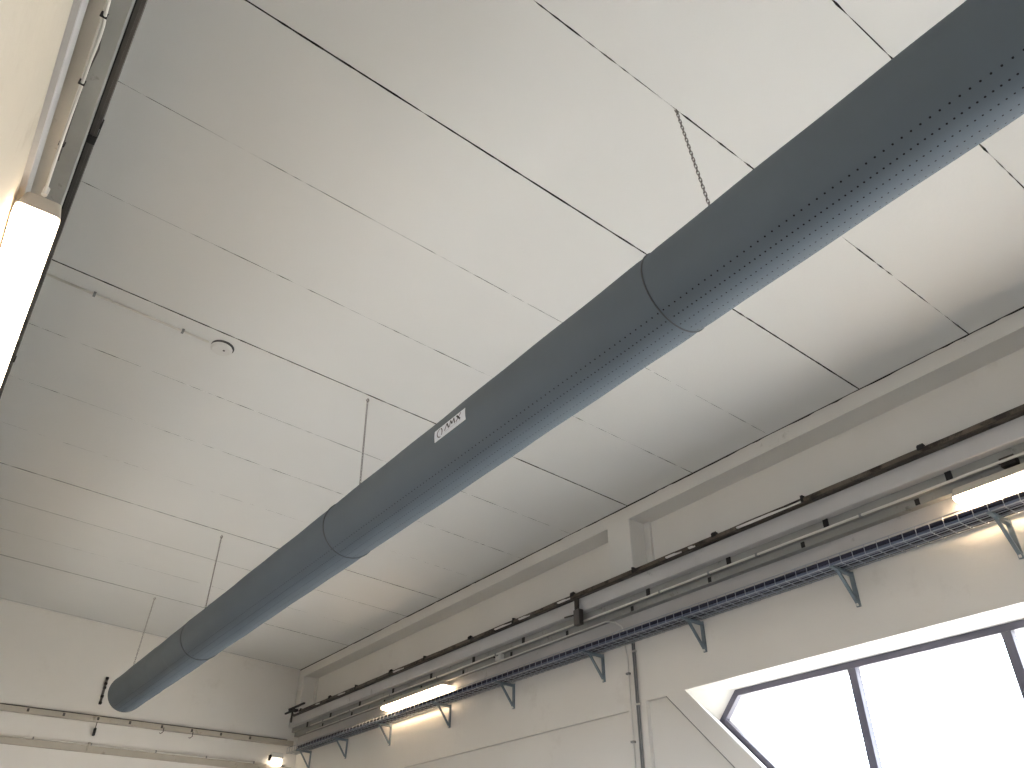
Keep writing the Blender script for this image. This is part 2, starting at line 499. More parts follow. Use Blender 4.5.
# ------------------------------------------------------------------ windows
for i, (a, b) in enumerate(LWIN):
    win = bpy.data.objects.new('window_%d' % (i + 4), None); C.objects.link(win); win.location = (XL - .2, (a + b) / 2, H)
    struct(win, ['plain window added to the left wall behind the camera for light', 'plain low unseen window added to the left wall for light'][i])  # both left windows are unseen, added to let more light in
    w = (b - a) / 2
    bm = bmnew(); box(bm, -.03, .03, -w, w, LZ0, LZ0 + .05); box(bm, -.03, .03, -w, w, LZ1 - .05, LZ1); box(bm, -.03, .03, -w, -w + .05, LZ0 + .05, LZ1 - .05); box(bm, -.03, .03, w - .05, w, LZ0 + .05, LZ1 - .05)
    obj('frame', bm, 'frame', win)
    for k in range(4):
        y0 = -w + .05 + k * (2 * w - .1) / 4; y1 = y0 + (2 * w - .1) / 4
        if k:
            bm = bmnew(); box(bm, -.025, .025, y0 - .02, y0 + .02, LZ0 + .05, LZ1 - .05); obj('mullion', bm, 'frame', win)
        bm = bmnew(); box(bm, -.003, .003, y0 + (.02 if k else 0), y1 - (.02 if k < 3 else 0), LZ0 + .05, LZ1 - .05); obj('pane', bm, 'glass', win)
    ld = bpy.data.lights.new('window_portal', 'AREA'); ld.shape = 'RECTANGLE'; ld.size = LZ1 - LZ0; ld.size_y = 2 * w; ld.cycles.is_portal = True
    lo = bpy.data.objects.new('window_portal', ld); C.objects.link(lo); lo.location = (XL - .28, (a + b) / 2, H); lo.rotation_euler = (0, math.radians(-90), 0)
for wi, ((ya, yb, wtop), fr) in enumerate(zip(WINDOWS, frames)):
    win = bpy.data.objects.new('window_%d' % (wi + 1), None)
    C.objects.link(win)
    win.location = (XF, (ya + yb) / 2, H)
    struct(win, ['wide six sided window with dark purple grey frame in right wall', 'second window of the right wall added unseen behind the camera for light', 'low six sided window added unseen under the far lamp for light'][wi])  # second and third windows are unseen, added to bring in daylight
    ox, oy = XF, (ya + yb) / 2
    cx = sum(p[0] for p in fr) / 6; cz = sum(p[1] for p in fr) / 6
    # inset polygon
    def inset(poly, d):
        out = []
        n = len(poly)
        for i in range(n):
            p0, p1, p2 = Vector(poly[i - 1]), Vector(poly[i]), Vector(poly[(i + 1) % n])
            e1 = (p1 - p0).normalized(); e2 = (p2 - p1).normalized()
            n1 = Vector((-e1.y, e1.x)); n2 = Vector((-e2.y, e2.x))
            c = Vector((cx, cz))
            if (c - p1).dot(n1) < 0: n1 = -n1
            if (c - p1).dot(n2) < 0: n2 = -n2
            b = (n1 + n2); b = b / b.dot(n1)
            out.append(tuple(p1 + b * d))
        return out
    inn = inset(fr, .034)
    bm = bmnew()
    a = [bm.verts.new((0, y - oy, z)) for y, z in fr]
    b = [bm.verts.new((0, y - oy, z)) for y, z in inn]
    a2 = [bm.verts.new((.035, y - oy, z)) for y, z in fr]
    b2 = [bm.verts.new((.035, y - oy, z)) for y, z in inn]
    for i in range(6):
        j = (i + 1) % 6
        bm.faces.new((a[i], a[j], b[j], b[i])); bm.faces.new((b[i], b[j], b2[j], b2[i])); bm.faces.new((a2[i], b2[i], b2[j], a2[j]))
        bm.faces.new((a[i], a2[i], a2[j], a[j]))
    obj('frame', bm, 'frame', win)
    # mullions and panes
    ml = []
    y = (2.345 if wi == 0 else ya - .94)
    def zlow(y):
        lim = wtop - 1.436 + .034
        d1 = inn[1][1] - (inn[1][0] - y)
        d2 = inn[4][1] - (y - inn[4][0])
        return max(lim, d1, d2)
    while y > yb + .4:
        ml.append(y); y -= .79
    for y in ml:
        bm = bmnew(); box(bm, .002, .045, y - .022 - oy, y + .022 - oy, zlow(y) - .01, wtop - .026)
        obj('mullion', bm, 'frame', win)
    edges = [inn[1][0]] + ml + [inn[4][0]]
    for i in range(len(edges) - 1):
        y1, y0 = edges[i], edges[i + 1]
        poly = []
        zt = inn[0][1] + .008
        zb = wtop - 1.436 + .028
        # upper boundary
        pts = [(y1 - oy, None), (y0 - oy, None)]
        def ztop(y): return min(zt, inn[1][1] + (inn[1][0] - y) * 1.0 + .0, inn[4][1] + (y - inn[4][0]) * 1.0)
        def zbot(y): return max(zb, inn[1][1] - (inn[1][0] - y), inn[4][1] - (y - inn[4][0]))
        ys = [y1 + (y0 - y1) * t / 12 for t in range(13)]
        top = [(yy, max(ztop(yy), zbot(yy) + .001)) for yy in ys]
        bot = [(yy, zbot(yy)) for yy in reversed(ys)]
        bm = bmnew()
        prism_x(bm, [(p[0] - oy, p[1]) for p in top + bot], .028, .032)
        obj('pane', bm, 'glass', win)

# ================================================================== DUCT
TX, TZ = -.0082, -.0184
DR = .1515
DY0, DY1 = -5.2, 7.63
def dc(y): return Vector((1.575 + .0246 + TX * y, y, 1.7386 + TZ * y))
def dpt(y, ang, r):        # ang in degrees, 0 = bottom, positive to the right wall
    c = dc(y); a = math.radians(ang)
    return Vector((c.x + r * math.sin(a), y, c.z - r * math.cos(a)))
SEAMS = [-3.25, -.99, 1.274, 3.553, 5.755]
HANG = [-1.29, 1.09, 3.53, 5.93, 7.71]
def drad(y, ang):
    r = DR
    for s in SEAMS:
        r -= .0022 * math.exp(-((y - s) / .03) ** 2)
    # fabric hangs a little between the suspension points
    return r + .0012 * math.sin(y * 5.1 + .6) * math.cos(math.radians(ang)) + .0009 * math.sin(y * 13) * math.cos(math.radians(ang) * 2 + 1)
duct = thing('air_duct', 'long grey textile air duct hanging below the ceiling on chains', 'air duct', (dc(1).x, 1.0, dc(1).z))
base = Vector((dc(1).x, 1.0, dc(1).z))
bounds = [DY0] + SEAMS + [DY1]
NS = 56
for si in range(len(bounds) - 1):
    y0, y1 = bounds[si], bounds[si + 1]
    steps = max(8, int((y1 - y0) / .045))
    bm = bmnew()
    rings = []
    for i in range(steps + 1):
        y = y0 + (y1 - y0) * i / steps
        rings.append([bm.verts.new(dpt(y, 360 * k / NS, drad(y, 360 * k / NS)) - base) for k in range(NS)])
    for i in range(steps):
        for k in range(NS):
            bm.faces.new((rings[i][k], rings[i][(k + 1) % NS], rings[i + 1][(k + 1) % NS], rings[i + 1][k]))
    if si == 0: bm.faces.new(rings[0])
    if si == len(bounds) - 2:      # rounded far end
        last = rings[-1]
        for rr_, dy in ((.97, .012), (.8, .028), (.45, .034)):
            ring = [bm.verts.new(dpt(y1 + dy, 360 * k / NS, DR * rr_) - base) for k in range(NS)]
            for k in range(NS):
                bm.faces.new((last[k], last[(k + 1) % NS], ring[(k + 1) % NS], ring[k]))
            last = ring
        bm.faces.new(last)
    obj('fabric_section', bm, 'duct', duct, smooth=True)
# zip seams where sections meet, plus the stitched rim of the end
for s in SEAMS + [7.625]:
    bm = bmnew()
    tube(bm, [dpt(s, 360 * k / 48, DR - .0002) - base for k in range(48)], .0030 if s < 7 else .0022, 6, closed=True)
    obj('zip_seam', bm, 'seam', duct, smooth=True)
# faint reinforcing hoops inside the fabric (raised rings)
for s in (6.55, 7.0, 5.35, 6.15):
    bm = bmnew()
    tube(bm, [dpt(s, 360 * k / 48, DR - .0006) - base for k in range(48)], .0018, 6, closed=True)
    obj('fabric_hoop', bm, 'duct', duct, smooth=True)
# perforation rows
bm = bmnew()
rows = [(-33.5, .0245, .0031, 0), (-19.3, .0185, .0030, 0), (-5, .0185, .0026, .009), (10, .0185, .0026, 0), (26.5, .0185, .0026, .009), (42, .0185, .0026, 0), (58, .0245, .0028, 0)]
for ang, pitch, r, off in rows:
    y = -.6 + off
    while y < 7.55:
        if min(abs(y - s) for s in SEAMS) > .012:
            c = dpt(y, ang, drad(y, ang) + .0007) - base
            a = math.radians(ang)
            u = Vector((math.cos(a), 0, math.sin(a)))
            vs = [bm.verts.new(c + u * (r * math.cos(k * math.pi / 3)) + Vector((0, r * math.sin(k * math.pi / 3), 0))) for k in range(6)]
            bm.faces.new(vs)
        y += pitch
o = obj('perforation_rows', bm, 'hole', duct)
o['kind'] = 'stuff'

# maker's label, wrapped on the lower left flank
LY0, LY1 = 2.272, 2.502            # right / left end as read
A0, A1 = -95.5, -75.5              # upper / lower edge
def onduct(u, v, lift):            # u 0..1 left to right, v 0..1 bottom to top
    y = LY1 + (LY0 - LY1) * u
    ang = A1 + (A0 - A1) * v
    return dpt(y, ang, drad(y, ang) + lift) - base
bm = bmnew()
gr = [[bm.verts.new(onduct(i / 16, j / 6, .0012)) for j in range(7)] for i in range(17)]
for i in range(16):
    for j in range(6):
        if (i in (0, 15)) and (j in (0, 5)):
            pass
        bm.faces.new((gr[i][j], gr[i + 1][j], gr[i + 1][j + 1], gr[i][j + 1]))
lab = obj('maker_label', bm, 'label', duct)
lab['label'] = 'white label reading AMX beside a broken ring emblem'
def ink(polys, name, m, lift=.0022):
    bm = bmnew()
    for poly in polys:
        bm.faces.new([bm.verts.new(onduct(u, v, lift)) for u, v in poly])
    return obj(name, bm, m, lab)
asp = (LY1 - LY0) / (math.radians(20) * DR)      # label length over height
def stroke(p, q, w):               # stroke in units of label height; x scaled by asp
    p, q = Vector(p), Vector(q)
    d = (q - p).normalized(); n = Vector((-d.y, d.x)) * w / 2
    return [((c.x) / asp, c.y) for c in (p - n, q - n, q + n, p + n)]
S = []
# A (no crossbar, as printed), M, X   x positions in label heights
x = 1.50
S += [stroke((x, .37), (x + .34, .86), .10), stroke((x + .34, .86), (x + .60, .37), .14)]
x = 2.22
S += [stroke((x, .37), (x + .14, .86), .10), stroke((x + .14, .86), (x + .36, .48), .13), stroke((x + .36, .48), (x + .60, .86), .10), stroke((x + .60, .86), (x + .70, .37), .13)]
x = 3.10
S += [stroke((x, .37), (x + .70, .88), .09), stroke((x + .10, .86), (x + .58, .37), .16)]
ink(S, 'lettering', 'ink')
# small unreadable second line: a pale rule of fine strokes
S = []
x = 1.5
rq = random.Random(3)
while x < 3.7:
    S.append(stroke((x, .27), (x + .05, .27), .05)); x += .085 + (rq.random() < .15) * .05
ink(S, 'small_print', 'inkpale')
def arc(cx, cy, rx, ry, a0, a1, w0, w1, n=12):
    out = []
    for i in range(n):
        t0 = math.radians(a0 + (a1 - a0) * i / n); t1 = math.radians(a0 + (a1 - a0) * (i + 1) / n)
        f0 = math.sin(math.pi * i / n); f1 = math.sin(math.pi * (i + 1) / n)
        wa = w0 + (w1 - w0) * f0; wb = w0 + (w1 - w0) * f1
        out.append([((cx + (rx + s * w / 2) * math.cos(t)) / asp, cy + (ry + s * w / 2) * math.sin(t)) for t, w, s in ((t0, wa, -1), (t1, wb, -1), (t1, wb, 1), (t0, wa, 1))])
    return out
ink(arc(.80, .5, .34, .34, 75, 285, .05, .12), 'emblem', 'inkgrey')
ink(arc(.84, .52, .32, .34, -60, 70, .05, .12), 'emblem', 'ink')

# ------------------------------------------------------------------ suspension chains
bm = bmnew()
L = .0125
lp = []
for k in range(16):
    a = 2 * math.pi * k / 16
    lp.append(Vector((.0045 * math.cos(a), 0, L * .5 * math.sin(a) + (.0055 if math.sin(a) > 0 else -.0055))))
tube(bm, lp, .0015, 5, closed=True)
link_src = obj('link', bm, 'chain')
bpy.data.objects.remove(link_src.copy()) if False else None
labels = ['steel link chain holding the duct near its right end, hook beside a dark ceiling joint',
          'steel link chain above the duct just left of the white maker label',
          'thin chain reaching the duct below the round ceiling detector, second from far end',
          'thin chain at the far left end of the duct, shortest in view']
ch = [((1.562, 1.127), 1.075), ((1.571, 3.552), 3.500), ((1.581, 5.981), 5.86), ((1.582, 7.768), 7.69)]
first = True
for (tx, ty), yb in ch:
    i = [c[0][1] for c in ch].index(ty)
    top = Vector((tx, ty, zc(tx) - .012))
    bot = dpt(yb, 180, drad(yb, 180) + .004)
    t = thing('suspension_chain', labels[i], 'chain', top, 'chains carrying the air duct')
    d = bot - top
    q = (-d).to_track_quat('Z', 'Y')
    n = int(d.length / .0182)
    step = d.length / n
    for k in range(n):
        p = d.normalized() * (step * (k + .5))
        if first:
            o = link_src; o.parent = t; first = False
        else:
            o = bpy.data.objects.new('link', link_src.data); C.objects.link(o); o.parent = t
        o.location = p
        o.rotation_mode = 'QUATERNION'
        from mathutils import Quaternion
        o.rotation_quaternion = q @ Quaternion((0, 0, 1), math.pi / 2 * (k % 2) + .4)
    bm = bmnew()
    pts = [Vector((.010 * math.cos(a), 0, .0 + .010 * math.sin(a))) for a in [math.radians(v) for v in range(-200, 100, 25)]]
    pts = [Vector((0, 0, .012)), Vector((0, 0, .008))] + [Vector((.009 * math.sin(math.radians(a)), 0, -.002 + .009 * math.cos(math.radians(a)))) for a in range(0, 300, 30)]
    tube(bm, pts, .0022, 6)
    obj('hook', bm, 'chain', t, smooth=True)
    bm = bmnew()
    tube(bm, [bot - top + Vector((0, -.012, -.006)), bot - top + Vector((0, 0, .006)), bot - top + Vector((0, .012, -.006))], .002, 6)
    obj('duct_clip', bm, 'chain', t, smooth=True)

# ================================================================== CEILING: detector and its conduit
def disc(bm, c, r, z0, z1, n=40, r2=None):
    r2 = r if r2 is None else r2
    a = [bm.verts.new((c[0] + r * math.cos(2 * math.pi * k / n), c[1] + r * math.sin(2 * math.pi * k / n), z0)) for k in range(n)]
    b = [bm.verts.new((c[0] + r2 * math.cos(2 * math.pi * k / n), c[1] + r2 * math.sin(2 * math.pi * k / n), z1)) for k in range(n)]
    for k in range(n):
        bm.faces.new((a[k], a[(k + 1) % n], b[(k + 1) % n], b[k]))
    bm.faces.new(a[::-1]); bm.faces.new(b)
det = thing('smoke_detector', 'round white smoke detector on the ceiling at the end of a thin conduit', 'smoke detector', (.742, 3.640, zc(.742)), rot=(0, math.atan(SL), 0))
bm = bmnew(); disc(bm, (.003, 0), .0600, .0, -.006); obj('base', bm, 'vent', det)  # dark disc set off centre, draws the shadow crescent beside the cover
bm = bmnew(); disc(bm, (0, 0), .050, -.006, -.013); obj('vent_ring', bm, 'vent', det)
bm = bmnew(); disc(bm, (0, 0), .0565, -.013, -.021); disc(bm, (0, 0), .056, -.0212, -.029, r2=.046); obj('cover', bm, 'detector', det)
bm = bmnew(); disc(bm, (.012, -.012), .006, -.029, -.031, 12); obj('indicator', bm, 'vent', det)
cd = thing('ceiling_conduit', 'thin pale conduit clipped to the ceiling from left ledge to smoke detector', 'conduit', (.27, 3.640, zc(.27)))
bm = bmnew(); tube(bm, [(-.45, 0, zc(-.18) - zc(.27) - .008), (.40, 0, zc(.67) - zc(.27) - .008)], .0062, 8); obj('pipe', bm, 'conduit', cd, smooth=True)
for x in (.091, .531):
    bm = bmnew(); box(bm, x - .27 - .006, x - .27 + .006, -.015, .011, zc(x) - zc(.27) - .0165, zc(x) - zc(.27) + .001); obj('clip', bm, 'greyconduit', cd)

# ================================================================== RIGHT LEDGE FITTINGS
XR_ = 3.515
rail = thing('old_rail', 'dark worn metal rail running along the edge of the right ledge', 'rail', (XR_, 4.0, 1.858))
o0 = Vector((XR_, 4.0, 1.858))
bm = bmnew()
prism_y(bm, [(-.014, -.006), (.016, -.006), (.016, .001), (.004, .001), (.004, .004), (-.014, .004)], YF + 4 - 8 + 4.1, YB - 4.0 - .12)
obj('lower_bar', bm, 'rail', rail)
bm = bmnew()
pts = []; rads = []
y = YF + .1
rp_ = random.Random(11)
while y < YB - .1:
    pts.append((.002 + rp_.uniform(-.0012, .0012), y - 4.0, .0295 + rp_.uniform(-.001, .001))); rads.append(.0062 + rp_.uniform(-.0006, .0010)); y += .12
tube(bm, pts, rads, 8)
obj('upper_pipe', bm, 'railpipe', rail, smooth=True)
# sleeves that close the gap except where a pale painted glint shows
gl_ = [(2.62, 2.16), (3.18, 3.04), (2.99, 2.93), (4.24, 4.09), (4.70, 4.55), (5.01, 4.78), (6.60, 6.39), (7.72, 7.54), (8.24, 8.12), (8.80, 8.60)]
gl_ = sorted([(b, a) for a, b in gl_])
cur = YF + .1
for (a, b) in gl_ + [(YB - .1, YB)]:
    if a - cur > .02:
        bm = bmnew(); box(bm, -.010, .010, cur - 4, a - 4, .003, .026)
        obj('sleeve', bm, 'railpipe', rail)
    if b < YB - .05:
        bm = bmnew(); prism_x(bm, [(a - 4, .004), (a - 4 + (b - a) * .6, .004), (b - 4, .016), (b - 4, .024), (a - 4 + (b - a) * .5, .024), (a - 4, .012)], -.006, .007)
        obj('glint_strip', bm, 'glint', rail)['label'] = 'pale strip painted as a bright glint'
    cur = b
for i, y in enumerate((-.5, .18, .84, 1.493, 2.168, 2.783, 3.466, 4.072, 4.76, 5.35, 6.05, 6.645, 7.33, 7.91, 8.62)):
    bm = bmnew()
    if i % 2 == 1:
        prism_y(bm, [(-.016, .020), (.018, .020), (.014, .046), (-.006, .052), (-.016, .040)], y - 4 - .016, y - 4 + .016)
        bevel(bm, .002)
    else:
        box(bm, -.013, .013, y - 4 - .007, y - 4 + .007, .005, .044)
    obj('clamp', bm, 'black', rail)
# end fitting of the rail at the far corner
end = thing('rail_end_bracket', 'small dark bracket where the rail ends in the far corner', 'bracket', (3.455, 8.70, 1.905))
bm = bmnew(); box(bm, -.010, .008, -.30, .10, -.002, .014); obj('bar', bm, 'black', end)
bm = bmnew(); box(bm, -.030, -.012, -.12, .14, -.040, -.024); obj('bar', bm, 'black', end)
bm = bmnew(); box(bm, -.034, .05, -.03, .03, -.026, -.002); obj('cross_piece', bm, 'black', end)
bm = bmnew(); box(bm, -.008, .008, -.008, .008, -.14, -.026); obj('hanger', bm, 'rail', end)

# hanging box bracket in the middle
hb = thing('hanging_junction_box', 'dark grey junction box clamped under the rail beside the pillar', 'junction box', (3.52, 4.03, 1.80))
bm = bmnew(); box(bm, -.016, -.004, -.018, .018, -.13, .065); obj('strap', bm, 'rail', hb)
bm = bmnew(); box(bm, -.03, .01, -.045, .018, -.135, -.03); bevel(bm, .004); obj('housing', bm, 'channel', hb)
bm = bmnew(); tube(bm, [(-.02, .02, -.06), (-.02, .12, -.052)], .006, 6); obj('stub_pipe', bm, 'rail', hb)

# straps in the grey recess
ys1 = [.12, .78, 1.438, 2.104, 2.757, 3.413, 4.72, 5.378, 6.023, 6.68, 7.33, 7.97, 8.53]
n1 = ['first', 'second']
def ordinal(i): return ['nearest', 'second', 'third', 'fourth', 'fifth', 'sixth', 'seventh', 'eighth', 'ninth', 'tenth', 'eleventh', 'twelfth', 'thirteenth', 'fourteenth'][i]
vis = [y for y in ys1 if y > 1.2]
bm = bmnew(); box(bm, -.003, .003, -.015, .015, -.05, 0); sb = bm
src = None
for y in ys1:
    if y < 1.0: continue
    k = vis.index(y)
    if src is None:
        src = obj('iron_strap', sb, 'black', loc=(3.574, y, 1.759)); o = src
    else:
        o = src.copy(); C.objects.link(o); o.location = (3.574, y, 1.759 + H)
    tag(o, 'black iron strap in the recess under the right ledge, %s from the right' % ordinal(k).replace('nearest', 'first'), 'strap', 'iron straps under the right ledge')
src = None
ys2 = [1.631, 2.286, 2.944, 3.602, 4.26, 4.92, 5.58, 6.24, 6.90, 7.56, 8.22]
for k, y in enumerate(ys2):
    if src is None:
        bm = bmnew(); box(bm, -.003, .004, -.011, .011, -.016, .014)
        src = obj('iron_stub', bm, 'black', loc=(3.612, y, 1.690)); o = src
    else:
        o = src.copy(); C.objects.link(o); o.location = (3.612, y, 1.690 + H)
    tag(o, 'tiny black stub on the lower grey board of the right ledge, %s from the right' % ('rightmost' if k == 0 else ordinal(k)), 'stub', 'iron stubs on the lower ledge board')

# thin pale conduit under the ledge
c1 = thing('ledge_conduit', 'long thin white conduit clipped along the grey recess of the right ledge', 'conduit', (3.560, 4.0, 1.704))
bm = bmnew(); tube(bm, [(0, y - 4.0, .001 * math.sin(y * 3)) for y in [(-4 + i * .4) for i in range(32)]], .0068, 8); obj('pipe', bm, 'conduit', c1, smooth=True)
for y in (1.9, 2.55, 2.9, 3.3, 5.05, 5.9, 6.7, 7.5, 8.1):
    bm = bmnew(); box(bm, -.009, .020, y - 4 - .006, y - 4 + .006, -.009, .010); obj('clip', bm, 'greyconduit', c1)
c2 = thing('lower_ledge_conduit', 'white conduit along the lower board bending down behind the tray beside pillar', 'conduit', (3.604, 4.0, 1.664))
pts = [(0, y - 4, 0) for y in (8.6, 7.6, 6.6, 5.6, 4.6, 4.1, 3.85)] + [(0.008, -.17, -.003), (.022, -.22, -.02), (.039, -.255, -.05), (.0455, -.27, -.10), (.0455, -.27, -.15)]
bm = bmnew(); tube(bm, pts, .0052, 8); obj('pipe', bm, 'plastic', c2, smooth=True)
c2 = thing('drop_conduit', 'thin white vertical conduit left of the dark conduit pair under the tray', 'conduit', (3.604, 4.0, 1.664))
bm = bmnew(); tube(bm, [(.0455, -.27, -.152), (.0455, -.27, -.19), (.057, -.27, -.25), (.057, -.27, -2.3)], .0052, 8); obj('pipe', bm, 'plastic', c2, smooth=True)
for z in (-.35, -.75, -1.25):
    bm = bmnew(); box(bm, .044, .066, -.283, -.257, z - .006, z + .006); obj('clip', bm, 'greyconduit', c2)
c3 = thing('vertical_conduit', 'pair of dark grey vertical conduits on the right wall under the tray', 'conduit', (3.660, 3.675, 1.50))
bm = bmnew(); tube(bm, [(0, 0, .02), (0, 0, -2.0)], .0062, 8); obj('pipe', bm, 'greyconduit', c3, smooth=True)
bm = bmnew(); tube(bm, [(0.001, -.016, .02), (.001, -.016, -2.0)], .0045, 8); obj('pipe', bm, 'greyconduit', c3, smooth=True)
for z in (-.06, -.38, -.85):
    bm = bmnew(); box(bm, -.009, .012, -.024, .010, z - .005, z + .005); obj('clip', bm, 'conduit', c3)
for k, (y, dz) in enumerate(((1.18, .02), (5.05, .0))):
    jb = thing('small_junction_box', ['small brown junction box above the right lamp at photo edge', 'pale junction box with cable under the ledge between lamp and pillar'][k], 'junction box', (3.596, y, 1.690 + dz))
    bm = bmnew(); box(bm, -.02, .016, -.035, .035, -.026, .02); bevel(bm, .004); obj('housing', bm, ['rail', 'plastic'][k], jb)
    bm = bmnew(); tube(bm, [(0, .03, .0), (-.01, .08, .02), (-.01, .14, .022)], .006, 6); obj('cable', bm, 'black', jb, smooth=True)

# ------------------------------------------------------------------ wire basket tray
TXo, TXi, TZb, TZt = 3.520, 3.640, 1.489, 1.538
tray = thing('cable_tray', 'long galvanised wire basket tray on brackets along the right wall', 'cable tray', (3.580, 4.0, TZb))
def wire(pts, name, par=tray, r=.0022):
    bm = bmnew(); tube(bm, pts, r, 6); return obj(name, bm, 'wire', par, smooth=True)
ty0, ty1 = -3.0 - 4, 8.86 - 4
for (x, z) in ((TXo, TZt), (TXo, TZb), (TXo + .045, TZb), (TXo + .09, TZb), (TXi, TZb), (TXi, TZt)):
    wire([(x - 3.580, ty0, z - TZb), (x - 3.580, ty1, z - TZb)], 'long_wire', r=.0026 if x == TXo else .0022)
bm = bmnew()
w_ = TXi - TXo
tube(bm, [(-w_ / 2 - .003, 0, TZt - TZb), (-w_ / 2 - .003, 0, 0), (-w_ / 2, 0, -.003), (w_ / 2, 0, -.003), (w_ / 2 + .003, 0, 0), (w_ / 2 + .003, 0, TZt - TZb)], .0021, 5)
cs = None
y = -2.9
while y < 8.85:
    if cs is None: cs = obj('cross_wire', bm, 'wire', tray); cs.location = (0, y - 4, 0)
    else: share('cross_wire', cs, tray, (0, y - 4, 0))
    y += .0667
cabs = [(3.534, .0088, 'cable_blue', 'blue grey cable lying along the outer bottom edge of the wire tray', 0),
        (3.553, .009, 'cable_grey', 'grey cable second from the outer edge in the bottom of the wire tray', 0),
        (3.573, .009, 'cable_navy', 'navy cable third from the outer edge in the bottom of the wire tray', 0),
        (3.593, .009, 'cable_black', 'black cable fourth from the outer edge in the bottom of the wire tray', 0),
        (3.611, .0085, 'cable_grey', 'grey cable second from the wall in the bottom of the wire tray', 0),
        (3.629, .0085, 'cable_black', 'black cable nearest the wall in the wire tray', 0),
        (3.543, .0125, 'cable_navy', 'upper navy cable resting on the outer cables of the wire tray', .0190),
        (3.572, .0120, 'cable_black', 'upper black cable resting behind the upper navy cable in the tray', .0205)]
for i, (x, r, m_, lb, up) in enumerate(cabs):
    rc = random.Random(40 + i)
    bm = bmnew()
    pts = []
    y = -2.9
    while y < 8.84:
        pts.append((rc.uniform(-.0005, .0005), y - 4, rc.uniform(-.0004, .0008))); y += .25
    tube(bm, pts, r, 7)
    zz = TZb + .0025 + r + up
    o = obj('cable', bm, m_, loc=(x, 4.0, zz), smooth=True)
    tag(o, lb, 'cable', 'cables in the wire tray')

# brackets
by = [1.297, 2.085, 3.090, 3.966, 4.961, 5.839, 6.832, 7.705, 8.55]
bl = ['at the right edge of the photo', 'above the window, second from the right', 'above the window corner, beside no conduit', 'just left of the vertical conduits', 'midway between the conduits and the lit lamp', 'under the right end of the lit lamp', 'under the left end of the lit lamp', 'second from the end wall', 'nearest to the end wall']
bl[2] = 'right of the vertical conduits, near the window corner'
def make_bracket():
    t = thing('tray_bracket', 'x', 'bracket', (XW, by[0], 1.484), 'brackets under the cable tray')
    bm = bmnew(); box(bm, -.010, 0, -.011, .011, -.175, .002); obj('wall_plate', bm, 'galv', t)
    bm = bmnew(); prism_y(bm, [(-.172, -.012), (-.172, -.001), (0, -.001), (0, -.020)], -.010, .010); obj('arm', bm, 'galv', t)
    bm = bmnew()
    a = Vector((-.125, 0, -.010)); b = Vector((-.006, 0, -.165))
    d = (b - a).normalized(); nn = Vector((-d.z, 0, d.x)) * .005
    prism_y(bm, [((a - nn).x, (a - nn).z), ((b - nn).x, (b - nn).z), ((b + nn).x, (b + nn).z), ((a + nn).x, (a + nn).z)], -.008, .008)
    obj('brace', bm, 'galv', t)
    bm = bmnew(); box(bm, -.018, -.010, -.005, .005, -.172, -.160); obj('bolt', bm, 'plastic', t)
    return t
b0 = make_bracket()
for i, y in enumerate(by):
    if i == 0: t = b0
    else:
        t = b0.copy(); C.objects.link(t)
        for c_ in b0.children:
            k = c_.copy(); C.objects.link(k); k.parent = t
        t.location = (XW, y, 1.484 + H)
    t['label'] = 'galvanised triangular tray bracket ' + bl[i]

# ================================================================== LAMPS
def lamp(name, label, loc, length, width, height, m_lens, rot=(0, 0, 0), group='linear wall lamps'):
    """batten lamp, long axis along local y; lens at the bottom"""
    t = thing(name, label, 'lamp', loc, group, rot)
    hw, hl = width / 2, length / 2
    def cap(zlist, mm, nm):
        bm = bmnew(); rings = []
        for z, dx, dy in zlist:
            x_, y_ = hw - dx, hl - dy
            c = .014 if x_ > .03 else .01
            pts = []
            for (sx, sy, a0) in ((1, 1, 0), (-1, 1, 90), (-1, -1, 180), (1, -1, 270)):
                for a in (0, 30, 60, 90):
                    an = math.radians(a0 + a)
                    pts.append((sx * (x_ - c) + c * math.cos(an), sy * (y_ - c) + c * math.sin(an), z))
            rings.append([bm.verts.new(p) for p in pts])
        n = len(rings[0])
        for i in range(len(rings) - 1):
            for k in range(n):
                bm.faces.new((rings[i][k], rings[i][(k + 1) % n], rings[i + 1][(k + 1) % n], rings[i + 1][k]))
        bm.faces.new(rings[0]); bm.faces.new(rings[-1][::-1])
        return obj(nm, bm, mm, t)
    cap([(0, .012, .010), (-height * .45, .002, .002), (-height * .55, 0, 0)], 'lampbody', 'housing')
    cap([(-height * .55, .0015, .002), (-height * .64, .0015, .002)], 'lamplens', 'rim')
    cap([(-height * .62, .0005, .006), (-height * .86, .002, .008), (-height, .016, .026)], m_lens, 'diffuser')
    for s in (-1, 1):
        bm = bmnew(); box(bm, -hw * .5, hw * .5, s * hl * .7 - .012, s * hl * .7 + .012, -.004, .008); obj('mounting_clip', bm, 'galv', t)
    return t
lamp('wall_lamp', 'lit linear lamp under the right ledge towards the far corner', (3.606, 6.34, 1.668), 1.06, .094, .070, 'lamp')
lamp('wall_lamp', 'lit linear lamp under the right ledge at the right edge of the photo', (3.606, 1.455 - .585, 1.668), 1.17, .094, .070, 'lamp')
lamp('wall_lamp', 'lit linear lamp at the left edge of the photo below the left ledge', (-.155, 2.045 + .55, 1.700), 1.10, .117, .10, 'lampleft')
lamp('wall_lamp', 'lit lamp of the left wall beyond the frame, nearer the end wall', (-.154, 6.2, 1.700), 1.10, .117, .10, 'lampleft')
